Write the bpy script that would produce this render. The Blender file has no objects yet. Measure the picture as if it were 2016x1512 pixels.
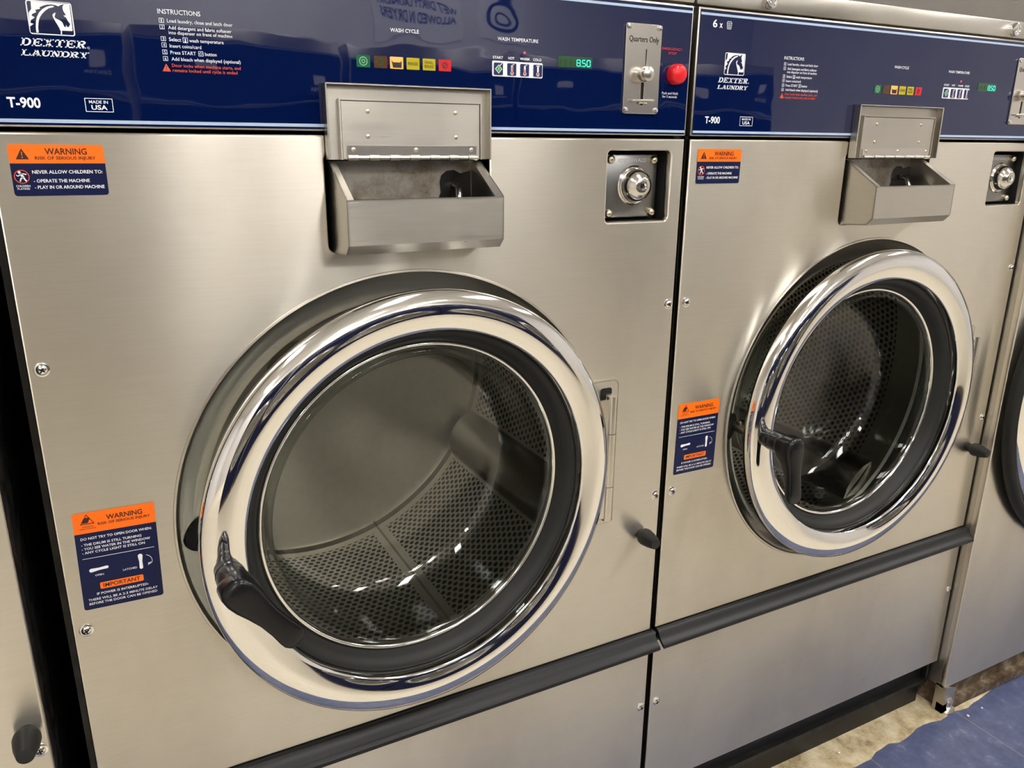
import bpy, bmesh, math, random
from mathutils import Vector, Matrix
random.seed(7)
PI = math.pi
sc = bpy.context.scene
COL = sc.collection
H = 1.222            # height of the panel seam (local zero of the drawings) above the floor
PITCH = 0.81
WD = 0.803

# ------------------------------------------------------------------ materials
def srgb(r, g, b):
    f = lambda c: (c/255/12.92) if c/255 <= .04045 else ((c/255+.055)/1.055)**2.4
    return (f(r), f(g), f(b), 1)

class NT:
    def __init__(s, name):
        m = bpy.data.materials.new(name); m.use_nodes = True
        s.m = m; s.t = m.node_tree; s.n = s.t.nodes; s.l = s.t.links
        s.b = s.n['Principled BSDF']
    def node(s, typ, **kw):
        n = s.n.new(typ)
        for k, v in kw.items():
            if k.startswith('i_'):
                n.inputs[int(k[2:])].default_value = v
            else: setattr(n, k, v)
        return n
    def link(s, a, b): s.l.new(a, b)
    def math(s, op, a, b=None, c=None):
        n = s.n.new('ShaderNodeMath'); n.operation = op
        for i, v in enumerate((a, b, c)):
            if v is None: continue
            if isinstance(v, (int, float)): n.inputs[i].default_value = v
            else: s.link(v, n.inputs[i])
        return n.outputs[0]
    def obj(s): return s.node('ShaderNodeTexCoord').outputs['Object']
    def noise(s, scale, vec, detail=2, rough=.5, vscale=None):
        if vscale:
            mp = s.node('ShaderNodeMapping'); mp.inputs['Scale'].default_value = vscale
            s.link(vec, mp.inputs['Vector']); vec = mp.outputs[0]
        n = s.node('ShaderNodeTexNoise'); n.inputs['Scale'].default_value = scale
        n.inputs['Detail'].default_value = detail; n.inputs['Roughness'].default_value = rough
        s.link(vec, n.inputs['Vector']); return n.outputs['Fac']
    def ramp(s, fac, stops):
        r = s.node('ShaderNodeValToRGB'); e = r.color_ramp.elements
        while len(e) < len(stops): e.new(.5)
        for x, (p, c) in zip(e, stops): x.position = p; x.color = c if len(c) == 4 else (*c, 1)
        s.link(fac, r.inputs[0]); return r.outputs[0]
    def maprange(s, v, a, b, c, d):
        n = s.node('ShaderNodeMapRange')
        s.link(v, n.inputs[0])
        for i, x in enumerate((a, b, c, d)): n.inputs[i+1].default_value = x
        return n.outputs[0]
    def bump(s, h, strength, dist):
        n = s.node('ShaderNodeBump'); n.inputs['Strength'].default_value = strength
        n.inputs['Distance'].default_value = dist
        s.link(h, n.inputs['Height']); s.link(n.outputs[0], s.b.inputs['Normal'])
    def set(s, **kw):
        for k, v in kw.items(): s.b.inputs[k.replace('_', ' ')].default_value = v

def plain(name, col, rough=.5, metal=0, **kw):
    t = NT(name); t.set(Base_Color=col, Roughness=rough, Metallic=metal)
    for k, v in kw.items(): t.b.inputs[k.replace('_', ' ')].default_value = v
    return t.m

def steel(name, base, rough, aniso, blot=.08, grain=1.0, tang=(0, 0, 1), wav=.0):
    t = NT(name); v = t.obj()
    t.set(Metallic=1.0, Anisotropic=aniso)
    g = t.noise(420, v, 3, .6, (.035, .035, 1))        # fine horizontal brushing
    s1 = t.noise(5, v, 4, .6)                            # smudges
    r = t.math('ADD', t.maprange(s1, .3, .7, rough-blot, rough+blot), t.maprange(g, .3, .7, -.05*grain, .05*grain))
    t.link(r, t.b.inputs['Roughness'])
    mx = t.node('ShaderNodeMix', data_type='RGBA')
    d = tuple(c*.94 for c in base[:3])+(1,)
    mx.inputs[6].default_value = d; mx.inputs[7].default_value = base
    t.link(t.maprange(g, .25, .75, 0, 1), mx.inputs[0])
    sm = t.node('ShaderNodeMix', data_type='RGBA', blend_type='MULTIPLY'); sm.inputs[0].default_value = 1     # wipe marks and smears
    s2 = t.noise(2.6, v, 5, .62, (1, 1, .55))
    t.link(mx.outputs[2], sm.inputs[6]); t.link(t.ramp(s2, [(.34, (.86, .85, .84)), (.5, (.97, .97, .96)), (.66, (1, 1, 1))]), sm.inputs[7])
    t.link(sm.outputs[2], t.b.inputs['Base Color'])
    cv = t.node('ShaderNodeCombineXYZ')
    for i in range(3): cv.inputs[i].default_value = tang[i]
    t.link(cv.outputs[0], t.b.inputs['Tangent'])
    if wav:
        w = t.noise(3.2, v, 1, .4, (1, 1, .6)); t.bump(w, wav, .02)
    return t.m

M = {}
M['steel'] = steel('brushed_stainless', (.715, .675, .60, 1), .295, .94, blot=.02, grain=.12, wav=.10)
M['steel_box'] = steel('folded_stainless', (.56, .535, .485, 1), .33, .6, blot=.07, grain=.5)
M['steel_plain'] = plain('turned_steel', (.62, .59, .54, 1), .25, 1)
M['lock_steel'] = plain('lock_steel', (.66, .64, .60, 1), .16, 1)
M['screw'] = plain('bright_zinc', (.78, .77, .74, 1), .16, 1)
M['stain'] = plain('dark_wet_stain', (.012, .011, .010, 1), .25)
M['brass'] = plain('nickel_rivet', (.62, .55, .42, 1), .28, 1)
M['black_hole'] = plain('black_void', (.003, .003, .003, 1), .8)
M['plastic'] = plain('black_plastic', (.007, .007, .008, 1), .24, Specular_IOR_Level=.32)
M['rail'] = plain('black_rail_plastic', (.010, .010, .011, 1), .36, Specular_IOR_Level=.3)
M['rubber'] = plain('black_rubber', (.013, .0135, .013, 1), .5, Specular_IOR_Level=.3)
M['white_ink'] = plain('white_ink', srgb(232, 234, 238), .4)
M['orange_ink'] = plain('orange_ink', srgb(225, 78, 30), .4)
M['red_ink'] = plain('red_ink', srgb(190, 40, 50), .4)
M['black_ink'] = plain('black_ink', (.01, .008, .008, 1), .45)
M['maroon_ink'] = plain('dark_ink_on_orange', srgb(60, 10, 8), .45)
M['orange'] = plain('sticker_orange', srgb(255, 112, 0), .35)
M['navy'] = plain('sticker_navy', srgb(10, 20, 62), .35, Specular_IOR_Level=.25)
M['stripe'] = plain('pale_blue_stripe', srgb(168, 188, 214), .3)
M['paint_navy'] = plain('key_navy', srgb(16, 30, 82), .3)
M['green_ink'] = plain('key_green', srgb(52, 150, 70), .4)
M['red_button'] = plain('red_button_plastic', srgb(214, 24, 34), .28)

t = NT('chrome'); t.set(Base_Color=(.80, .79, .77, 1), Metallic=1.0)
v = t.obj(); t.link(t.maprange(t.noise(9, v, 3), .3, .7, .03, .09), t.b.inputs['Roughness'])
t.bump(t.noise(7, v, 1), .10, .008)
M['chrome'] = t.m
M['chrome_plain'] = plain('polished_chrome', (.8, .79, .77, 1), .08, 1)

t = NT('glossy_navy_panel'); t.set(Base_Color=srgb(2, 17, 62), Roughness=.02, IOR=1.62)
v = t.obj()
h = t.math('ADD', t.noise(3.0, v, 1.5, .5, (1, 1, 2.4)), t.math('MULTIPLY', t.noise(16, v, 1, .5, (1, 1, 1.6)), .10))
t.bump(h, .07, .02)
M['blue'] = t.m

t = NT('black_painted_side'); v = t.obj(); t.set(Roughness=.42)
n = t.noise(14, v, 5, .65, (1, 1, .45))
t.link(t.ramp(n, [(.45, (.006, .006, .006)), (.62, (.010, .009, .007)), (.78, (.035, .028, .016))]), t.b.inputs['Base Color'])
t.link(t.maprange(t.noise(40, v, 3), .3, .7, .3, .6), t.b.inputs['Roughness'])
M['cabinet'] = t.m

t = NT('stained_dispenser_steel'); v = t.obj(); t.set(Metallic=.75)
n = t.noise(22, v, 6, .7); 
t.link(t.ramp(n, [(.30, (.05, .035, .022)), (.42, (.26, .22, .17)), (.55, (.40, .37, .32)), (.75, (.5, .47, .42))]), t.b.inputs['Base Color'])
t.link(t.maprange(n, .3, .7, .6, .32), t.b.inputs['Roughness'])
M['stained'] = t.m

# perforated drum wall: hexagonal hole pattern in cylinder coordinates
def drum_mat(name):
    t = NT(name); v = t.node('ShaderNodeAttribute', attribute_name='rest').outputs['Vector']; t.set(Metallic=1.0, Anisotropic=.2)
    sp = t.node('ShaderNodeSeparateXYZ'); t.link(v, sp.inputs[0])
    x, y, z = sp.outputs
    ang = t.math('ARCTAN2', z, x)
    u = t.math('MULTIPLY', ang, .37)
    a, b = .0136, .0136*1.732
    def wrap(val, size, off):
        return t.math('SUBTRACT', t.math('FLOORED_MODULO', t.math('ADD', val, off), size), size/2)
    def dist(o):
        du = wrap(u, a, a*o); dv = wrap(y, b, b*o)
        return t.math('SQRT', t.math('ADD', t.math('MULTIPLY', du, du), t.math('MULTIPLY', dv, dv)))
    d = t.math('MINIMUM', dist(0), dist(.5))
    hole = t.maprange(d, .0040, .0048, 1, 0)
    # fields of holes between the three lifters, and clear of the ends
    seg = 2*PI/3
    f = t.math('ABSOLUTE', t.math('SUBTRACT', t.math('FLOORED_MODULO', t.math('ADD', ang, math.radians(27)+10*seg), seg), seg/2))
    fld = t.math('LESS_THAN', f, seg/2-math.radians(9))
    s2 = t.math('ABSOLUTE', t.math('SUBTRACT', ang, math.radians(-69.5)))
    fld = t.math('MULTIPLY', fld, t.math('GREATER_THAN', s2, math.radians(2.3)))
    fld = t.math('MULTIPLY', fld, t.math('MULTIPLY', t.math('LESS_THAN', y, .565), t.math('GREATER_THAN', y, .20)))
    rr = t.math('SQRT', t.math('ADD', t.math('MULTIPLY', x, x), t.math('MULTIPLY', z, z)))
    fld = t.math('MULTIPLY', fld, t.math('GREATER_THAN', rr, .36))
    hole = t.math('MULTIPLY', hole, fld)
    seam = t.math('MULTIPLY', t.math('LESS_THAN', s2, .006), t.math('GREATER_THAN', rr, .36))
    dark = t.math('MAXIMUM', hole, t.math('MULTIPLY', seam, .5))
    mx = t.node('ShaderNodeMix', data_type='RGBA'); t.link(dark, mx.inputs[0])
    g = t.noise(60, v, 3, .6, (1, .2, 1))
    t.link(t.ramp(g, [(.3, (.54, .515, .45)), (.7, (.60, .575, .51))]), mx.inputs[6])
    mx.inputs[7].default_value = (.012, .011, .010, 1)
    t.link(mx.outputs[2], t.b.inputs['Base Color'])
    t.link(t.maprange(dark, 0, 1, 1, 0), t.b.inputs['Metallic'])
    t.link(t.math('SUBTRACT', t.maprange(g, .3, .7, .42, .50), t.math('MULTIPLY', t.math('GREATER_THAN', rr, .36), .12)), t.b.inputs['Roughness'])
    return t.m
M['drum'] = drum_mat('perforated_drum_steel')

# clear door glass: two thin faces, fresnel mix of see-through and mirror
def glass_mat(name, tint):
    t = NT(name); t.n.remove(t.b)
    out = t.n['Material Output']
    tr = t.node('ShaderNodeBsdfTransparent'); tr.inputs[0].default_value = tint
    gl = t.node('ShaderNodeBsdfGlossy'); gl.inputs['Roughness'].default_value = .02
    ge = t.node('ShaderNodeNewGeometry'); dp = t.node('ShaderNodeVectorMath', operation='DOT_PRODUCT')
    t.link(ge.outputs['Incoming'], dp.inputs[0]); t.link(ge.outputs['Normal'], dp.inputs[1])
    fr = t.math('ADD', .035, t.math('MULTIPLY', .9, t.math('POWER', t.math('SUBTRACT', 1.0, t.math('ABSOLUTE', dp.outputs['Value'])), 5.0)))
    mix = t.node('ShaderNodeMixShader')
    t.link(fr, mix.inputs[0]); t.link(tr.outputs[0], mix.inputs[1]); t.link(gl.outputs[0], mix.inputs[2])
    t.link(mix.outputs[0], out.inputs[0])
    return t.m
M['glass'] = glass_mat('door_glass', (.955, .965, .955, 1))
M['glass_wall'] = glass_mat('thick_glass_wall', (.72, .74, .72, 1))      # deep side wall of the bowl; darker tint stands in for internal reflection

def glow(name, col, strength, base=None):
    t = NT(name); t.set(Base_Color=base or col, Roughness=.4)
    t.b.inputs['Emission Color'].default_value = col; t.b.inputs['Emission Strength'].default_value = strength
    return t.m
M['led_on'] = glow('led_lit_red', (1, .03, .06, 1), 2.2)
M['led_off'] = plain('led_unlit', (.10, .004, .008, 1), .3)
M['digits'] = glow('display_digits', (.03, .85, .62, 1), 1.25)
M['lamp_orange'] = glow('lit_orange_lens', (.95, .33, .07, 1), .55)
M['lens_green'] = plain('green_lens', srgb(14, 92, 58), .15)
M['lens_brown'] = plain('brown_lens', srgb(84, 48, 20), .15)
M['lens_yellow'] = plain('yellow_lens', srgb(178, 164, 10), .2)
M['lens_red'] = plain('red_lens', srgb(196, 28, 34), .2)
M['lens_pale'] = plain('pale_green_mark', srgb(110, 170, 130), .2)  # colour of the reflection painted on the green lens
M['display'] = plain('display_window', srgb(40, 78, 48), .12)
M['tube_light'] = glow('fluorescent_diffuser', (1.0, .97, .93, 1), 21.0)  # near fixtures, added as fill for the floor
M['tube_light_far'] = glow('fluorescent_diffuser_far', (1.0, .97, .925, 1), 42.0)

t = NT('white_wall_paint'); v = t.obj()
t.link(t.ramp(t.noise(3, v, 3), [(.3, (.70, .69, .70)), (.7, (.76, .75, .76))]), t.b.inputs['Base Color']); t.set(Roughness=.6)
M['wall'] = t.m
t = NT('ceiling_tiles'); v = t.obj()
br = t.node('ShaderNodeTexBrick'); br.offset = 0
br.inputs['Color1'].default_value = (.72, .71, .68, 1); br.inputs['Color2'].default_value = (.69, .68, .65, 1)
br.inputs['Mortar'].default_value = (.5, .5, .5, 1); br.inputs['Scale'].default_value = 1
br.inputs['Brick Width'].default_value = .61; br.inputs['Row Height'].default_value = .61; br.inputs['Mortar Size'].default_value = .012
t.link(v, br.inputs['Vector']); t.link(br.outputs[0], t.b.inputs['Base Color']); t.set(Roughness=.8)
M['ceiling'] = t.m

# floor: a row of blue tiles along the machines, beige tiles beyond
t = NT('floor_tiles'); v = t.obj()
sp = t.node('ShaderNodeSeparateXYZ'); t.link(v, sp.inputs[0])
tx = t.math('ABSOLUTE', t.math('SUBTRACT', t.math('FLOORED_MODULO', t.math('ADD', sp.outputs[0], -1.656+2.9), .29), .145))
ty = t.math('ABSOLUTE', t.math('SUBTRACT', t.math('FLOORED_MODULO', t.math('ADD', sp.outputs[1], .44+4.2), .42), .21))
gx = t.math('GREATER_THAN', tx, .1438); gy = t.math('GREATER_THAN', ty, .2088)
gr = t.math('MAXIMUM', gx, gy)
n1 = t.noise(30, v, 5, .65); n2 = t.noise(220, v, 3, .7)
blue = t.ramp(n1, [(.3, srgb(66, 74, 106)), (.58, srgb(84, 92, 126)), (.82, srgb(150, 152, 168))])
beige = t.ramp(n1, [(.3, srgb(216, 205, 182)), (.7, srgb(234, 225, 206))])
near = t.math('GREATER_THAN', sp.outputs[1], -.44)
mx = t.node('ShaderNodeMix', data_type='RGBA'); t.link(near, mx.inputs[0]); t.link(beige, mx.inputs[6]); t.link(blue, mx.inputs[7])
mg = t.node('ShaderNodeMix', data_type='RGBA'); t.link(t.math('MULTIPLY', gr, .55), mg.inputs[0]); t.link(mx.outputs[2], mg.inputs[6]); mg.inputs[7].default_value = srgb(150, 145, 140)
t.link(mg.outputs[2], t.b.inputs['Base Color']); t.link(t.maprange(n2, .3, .7, .28, .5), t.b.inputs['Roughness'])
M['floor'] = t.m
t = NT('rough_concrete'); v = t.obj()
n1 = t.noise(18, v, 8, .7); n2 = t.noise(120, v, 4, .7)
c1 = t.ramp(n1, [(.28, srgb(104, 84, 56)), (.42, srgb(176, 158, 122)), (.58, srgb(208, 194, 162)), (.76, srgb(222, 214, 192))])
c2 = t.ramp(n2, [(.26, (.5, .44, .36)), (.36, (1, 1, 1))])
mx = t.node('ShaderNodeMix', data_type='RGBA', blend_type='MULTIPLY'); mx.inputs[0].default_value = .8
t.link(c1, mx.inputs[6]); t.link(c2, mx.inputs[7]); t.link(mx.outputs[2], t.b.inputs['Base Color']); t.set(Roughness=.9)
t.bump(t.math('ADD', n1, t.math('MULTIPLY', n2, .4)), .8, .01)
M['concrete'] = t.m
t = NT('rusty_base_steel'); v = t.obj(); n = t.noise(24, v, 7, .7)
t.link(t.ramp(n, [(.3, (.035, .018, .008)), (.5, (.12, .08, .045)), (.68, (.34, .30, .22))]), t.b.inputs['Base Color']); t.set(Roughness=.6, Metallic=.3)
M['rust'] = t.m
M['chip'] = plain('white_chip', srgb(228, 222, 206), .7)
M['paper'] = plain('notice_paper', srgb(226, 216, 222), .6)
M['sign'] = plain('sign_white', srgb(232, 232, 236), .5)

# ------------------------------------------------------------------ mesh helpers
def B(): return bmesh.new()
def box(bm, x0, x1, y0, y1, z0, z1):
    vs = [bm.verts.new((x, y, z)) for z in (z0, z1) for y in (y0, y1) for x in (x0, x1)]
    for f in ((0, 2, 3, 1), (4, 5, 7, 6), (0, 1, 5, 4), (2, 6, 7, 3), (0, 4, 6, 2), (1, 3, 7, 5)):
        bm.faces.new([vs[i] for i in f])
def bevbox(bm, x0, x1, y0, y1, z0, z1, r=.002, seg=2):
    b = B(); box(b, x0, x1, y0, y1, z0, z1)
    bmesh.ops.bevel(b, geom=b.edges[:], offset=r, segments=seg, affect='EDGES', profile=.5)
    merge(bm, b)
def merge(bm, other):
    me = bpy.data.meshes.new('tmp'); other.to_mesh(me); other.free(); bm.from_mesh(me); bpy.data.meshes.remove(me)
def lathe(bm, prof, cx, cz, n=96, closed=False):
    """revolve (radius, y) around the Y axis through (cx, cz)"""
    rings = []
    for r, y in prof:
        if r < 1e-6: rings.append([bm.verts.new((cx, y, cz))])
        else: rings.append([bm.verts.new((cx+r*math.cos(2*PI*i/n), y, cz+r*math.sin(2*PI*i/n))) for i in range(n)])
    prs = list(zip(rings, rings[1:])) + ([(rings[-1], rings[0])] if closed else [])
    for a, b in prs:
        for i in range(n):
            j = (i+1) % n
            q = [a[i % len(a)], a[j % len(a)], b[j % len(b)], b[i % len(b)]]
            q = list(dict.fromkeys(q))
            if len(q) >= 3:
                try: bm.faces.new(q)
                except ValueError: pass
def tube(bm, p0, p1, r0, r1=None, n=20, cap=True):
    r1 = r0 if r1 is None else r1
    p0, p1 = Vector(p0), Vector(p1); d = (p1-p0).normalized()
    a = d.orthogonal().normalized(); b = d.cross(a)
    R = [[bm.verts.new(p+r*(a*math.cos(2*PI*i/n)+b*math.sin(2*PI*i/n))) for i in range(n)] for p, r in ((p0, r0), (p1, r1))]
    for i in range(n):
        j = (i+1) % n; bm.faces.new((R[0][i], R[0][j], R[1][j], R[1][i]))
    if cap: bm.faces.new(R[0][::-1]); bm.faces.new(R[1])
def sweep(bm, pts, rad, n=12):
    pts = [Vector(p) for p in pts]; rings = []; prev = None
    for i, p in enumerate(pts):
        d = (pts[min(i+1, len(pts)-1)]-pts[max(i-1, 0)]).normalized()
        a = d.orthogonal().normalized() if prev is None else (prev-d*prev.dot(d)).normalized(); prev = a; b = d.cross(a)
        r = rad[i] if isinstance(rad, (list, tuple)) else rad
        rings.append([bm.verts.new(p+r*(a*math.cos(2*PI*k/n)+b*math.sin(2*PI*k/n))) for k in range(n)])
    for a, b in zip(rings, rings[1:]):
        for i in range(n):
            j = (i+1) % n; bm.faces.new((a[i], a[j], b[j], b[i]))
    bm.faces.new(rings[0][::-1]); bm.faces.new(rings[-1])
def rrect(x0, x1, z0, z1, r, n=6):
    p = []
    for cx, cz, a0 in ((x1-r, z1-r, 0), (x0+r, z1-r, 90), (x0+r, z0+r, 180), (x1-r, z0+r, 270)):
        for i in range(n+1):
            a = math.radians(a0+90*i/n); p.append((cx+r*math.cos(a), cz+r*math.sin(a)))
    return p
def circ(cx, cz, r, n=24, a0=0): return [(cx+r*math.cos(2*PI*i/n+a0), cz+r*math.sin(2*PI*i/n+a0)) for i in range(n)]
def flat(bm, pts, y):
    try: f = bm.faces.new([bm.verts.new((p[0], y, p[1])) for p in pts])
    except ValueError: return
    f.normal_update()
    if f.normal.y > 0: f.normal_flip()
def plate(bm, pts, y0, y1):
    """prism of a polygon in x,z from y0 (front) back to y1"""
    n = len(pts)
    a = [bm.verts.new((p[0], y0, p[1])) for p in pts]; b = [bm.verts.new((p[0], y1, p[1])) for p in pts]
    bm.faces.new(a); bm.faces.new(b[::-1])
    for i in range(n):
        j = (i+1) % n; bm.faces.new((a[j], a[i], b[i], b[j]))
def ringplate(bm, po, pi, y):
    n = len(po)
    a = [bm.verts.new((p[0], y, p[1])) for p in po]; b = [bm.verts.new((p[0], y, p[1])) for p in pi]
    for i in range(n):
        j = (i+1) % n; bm.faces.new((a[i], a[j], b[j], b[i]))
def strip(bm, p, q, w, y):
    dx, dz = q[0]-p[0], q[1]-p[1]; L = math.hypot(dx, dz) or 1; nx, nz = -dz/L*w/2, dx/L*w/2
    flat(bm, [(p[0]+nx, p[1]+nz), (q[0]+nx, q[1]+nz), (q[0]-nx, q[1]-nz), (p[0]-nx, p[1]-nz)], y)
def prism_x(bm, prof, x0, x1):
    """prism of a (y, z) profile along x"""
    n = len(prof)
    a = [bm.verts.new((x0, p[0], p[1])) for p in prof]; b = [bm.verts.new((x1, p[0], p[1])) for p in prof]
    bm.faces.new(a); bm.faces.new(b[::-1])
    for i in range(n):
        j = (i+1) % n; bm.faces.new((a[j], a[i], b[i], b[j]))

def curve_plate(outlines, y_front, thick, bev):
    """filled panel with holes and rounded rims, returned as a bmesh"""
    cu = bpy.data.curves.new('tmp', 'CURVE'); cu.dimensions = '2D'; cu.fill_mode = 'BOTH'
    cu.extrude = max(thick/2-bev, 1e-5); cu.bevel_depth = bev; cu.bevel_resolution = 2; cu.offset = -bev
    for pts in outlines:
        s = cu.splines.new('POLY'); s.points.add(len(pts)-1); s.use_cyclic_u = True
        for p, q in zip(s.points, pts): p.co = (q[0], q[1], 0, 1)
    o = bpy.data.objects.new('tmp', cu); COL.objects.link(o)
    dg = bpy.context.evaluated_depsgraph_get()
    me = bpy.data.meshes.new_from_object(o.evaluated_get(dg))
    bpy.data.objects.remove(o); bpy.data.curves.remove(cu)
    bm = B(); bm.from_mesh(me); bpy.data.meshes.remove(me)
    for vv in bm.verts:
        x, y, z = vv.co; vv.co = (x, y_front+thick/2-z, y)
    bmesh.ops.remove_doubles(bm, verts=bm.verts[:], dist=1e-6)
    bmesh.ops.recalc_face_normals(bm, faces=bm.faces[:])
    return bm

_glyph = {}
def text_verts(s, bold=0., shear=0.):
    k = (s, bold, shear)
    if k not in _glyph:
        cu = bpy.data.curves.new('tmp', 'FONT'); cu.body = s; cu.size = 1; cu.offset = bold; cu.shear = shear
        cu.resolution_u = 2 if len(s) > 9 else 3
        o = bpy.data.objects.new('tmp', cu); COL.objects.link(o)
        dg = bpy.context.evaluated_depsgraph_get()
        me = bpy.data.meshes.new_from_object(o.evaluated_get(dg))
        bpy.data.objects.remove(o); bpy.data.curves.remove(cu)
        _glyph[k] = ([tuple(q.co) for q in me.vertices], [tuple(p.vertices) for p in me.polygons]); bpy.data.meshes.remove(me)
    return _glyph[k]
CAP = max(p[1] for p in text_verts('H')[0])
def text(bm, s, x0, x1, zb, cap, y, bold=.0, shear=0.):
    vs, fs = text_verts(s, bold, shear)
    a = min(p[0] for p in vs); b = max(p[0] for p in vs)
    k = (x1-x0)/(b-a); kz = cap/CAP
    nv = [bm.verts.new((x0+(p[0]-a)*k, y, zb+p[1]*kz)) for p in vs]
    for f in fs:
        try: bm.faces.new([nv[i] for i in f])
        except ValueError: pass

ORG = {}
def tag(o, label=None, cat=None, group=None, kind=None):
    if label: o['label'] = label
    if cat: o['category'] = cat
    if group: o['group'] = group
    if kind: o['kind'] = kind
    return o
def obj(name, bm, mat, parent=None, org=(0, 0, 0), smooth=35, label=None, dz=H, planar=False):
    """one mesh object; verts given in machine coordinates (dz lifts drawing zero to its height)"""
    me = bpy.data.meshes.new(name)
    ox, oy, oz = org
    for vv in bm.verts: vv.co = (vv.co.x-ox, vv.co.y-oy, vv.co.z-oz)
    bm.normal_update(); bm.to_mesh(me); bm.free()
    for m in (mat if isinstance(mat, (list, tuple)) else [mat]): me.materials.append(m)
    if smooth:
        me.polygons.foreach_set('use_smooth', [True]*len(me.polygons))
        me.set_sharp_from_angle(angle=math.radians(smooth))
        if planar:                                     # keep the flat front optically flat beside its rolled rims
            for p in me.polygons:
                if abs(p.normal.y) > .9995: p.use_smooth = False
    o = bpy.data.objects.new(name, me); COL.objects.link(o)
    w = Vector((ox, oy, oz+dz)); ORG[o] = w
    if parent is not None:
        o.parent = parent; o.location = w-ORG[parent]
    else: o.location = w
    if label: o['label'] = label
    return o
def multi(parts):
    """[(bm, mat)] -> one bmesh with material indices"""
    out = B(); mats = []
    for bm, m in parts:
        if m not in mats: mats.append(m)
        for f in bm.faces: f.material_index = mats.index(m)
        merge(out, bm)
    return out, mats
def empty(name, loc):
    o = bpy.data.objects.new(name, None); COL.objects.link(o); o.location = loc; o.empty_display_size = .1
    ORG[o] = Vector((0, 0, 0)); return o
def fix(bm): bmesh.ops.recalc_face_normals(bm, faces=bm.faces[:]); return bm

def screw_bm(x, z, y=0., r=.0072):
    bm = B(); dk = B()
    lathe(bm, [(r, y), (r, y-.0008), (r*.80, y-.0013), (r*.72, y-.0013), (r*.68, y-.0022), (r*.5, y-.0031), (r*.2, y-.0036), (0, y-.0037)], x, z, 24)
    a = random.uniform(0, PI)
    for k in (0, PI/2):
        c, s = math.cos(a+k), math.sin(a+k); w = r*.42
        strip(dk, (x-c*w, z-s*w), (x+c*w, z+s*w), r*.2, y-.0040)
    return multi([(fix(bm), M['screw']), (dk, M['black_hole'])])
def dome_bm(x, z, y, r, h, n=20):
    bm = B(); lathe(bm, [(r, y), (r*.96, y-h*.45), (r*.75, y-h*.8), (r*.4, y-h*.97), (0, y-h)], x, z, n); return fix(bm)

# slab-serif capitals for the maker's lettering (unit box), drawn as strips
def slab(ch):
    V, h = .24, .15
    out = []
    def q(*p): out.append(list(p))
    def rect(x0, x1, z0, z1): q((x0, z0), (x1, z0), (x1, z1), (x0, z1))
    def bar(x0, z0, x1, z1, w): q((x0-w/2, z0), (x0+w/2, z0), (x1+w/2, z1), (x1-w/2, z1))
    def arc(cx, cz, rx, rz, a0, a1, wx, wz, n=10):
        for i in range(n):
            a, b = math.radians(a0+(a1-a0)*i/n), math.radians(a0+(a1-a0)*(i+1)/n)
            q((cx+rx*math.cos(a), cz+rz*math.sin(a)), (cx+rx*math.cos(b), cz+rz*math.sin(b)),
              (cx+(rx-wx)*math.cos(b), cz+(rz-wz)*math.sin(b)), (cx+(rx-wx)*math.cos(a), cz+(rz-wz)*math.sin(a)))
    if ch == 'D':
        rect(.12, .12+V, 0, 1); rect(0, .5, 0, h); rect(0, .5, 1-h, 1); arc(.5, .5, .5, .5, -90, 90, V, h)
    if ch == 'E':
        rect(.12, .12+V, 0, 1); rect(0, .95, 0, h); rect(0, .95, 1-h, 1); rect(.3, .68, .44, .58); rect(.58, .68, .34, .68); rect(.83, .97, 0, .32); rect(.83, .97, .7, 1)
    if ch == 'X':
        bar(.22, 1, .78, 0, .28); bar(.22, 0, .78, 1, .16)
        rect(0, .42, 1-h, 1); rect(.6, .98, 1-h, 1); rect(0, .4, 0, h); rect(.56, 1, 0, h)
    if ch == 'T':
        rect(.38, .38+V, 0, 1); rect(.2, .8, 0, h); rect(0, 1, 1-h, 1); rect(0, .13, .66, 1); rect(.87, 1, .66, 1)
    if ch == 'R':
        rect(.12, .12+V, 0, 1); rect(0, .5, 0, h); rect(0, .55, 1-h, 1); arc(.55, .74, .35, .26, -90, 90, V, h); rect(.3, .56, .48, .60); bar(.52, .5, .85, 0, .26); rect(.78, 1.02, 0, h)
    if ch == 'L':
        rect(.12, .12+V, 0, 1); rect(0, .95, 0, h); rect(0, .5, 1-h, 1); rect(.82, .97, 0, .38)
    if ch == 'A':
        bar(.14, 0, .48, 1, .14); bar(.84, 0, .52, 1, .27); rect(.25, .75, .28, .40); rect(-.02, .36, 0, h); rect(.6, 1.04, 0, h); rect(.3, .6, 1-h, 1)
    if ch == 'U':
        rect(.12, .12+V, .34, 1); rect(.78, .90, .34, 1); rect(0, .46, 1-h, 1); rect(.62, 1.03, 1-h, 1); arc(.51, .36, .39, .36, 180, 360, V*.8, h)
    if ch == 'N':
        rect(.14, .26, 0, 1); rect(.78, .90, 0, 1); bar(.22, 1, .80, 0, .28); rect(0, .4, 0, h); rect(0, .3, 1-h, 1); rect(.62, 1.05, 1-h, 1)
    if ch == 'Y':
        bar(.2, 1, .5, .42, .28); bar(.82, 1, .52, .42, .15); rect(.38, .38+V, 0, .46); rect(0, .42, 1-h, 1); rect(.62, 1.02, 1-h, 1); rect(.24, .76, 0, h)
    return out
def slab_text(bm, s, x0, x1, zb, cap, y, gap=.10, shear=.30):
    n = len(s); k = (x1-x0-shear*cap)/(n+gap*(n-1))
    for i, ch in enumerate(s):
        ox = x0+i*k*(1+gap)
        for pg in slab(ch):
            flat(bm, [(ox+p[0]*k+shear*cap*p[1], zb+p[1]*cap) for p in pg], y)

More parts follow.
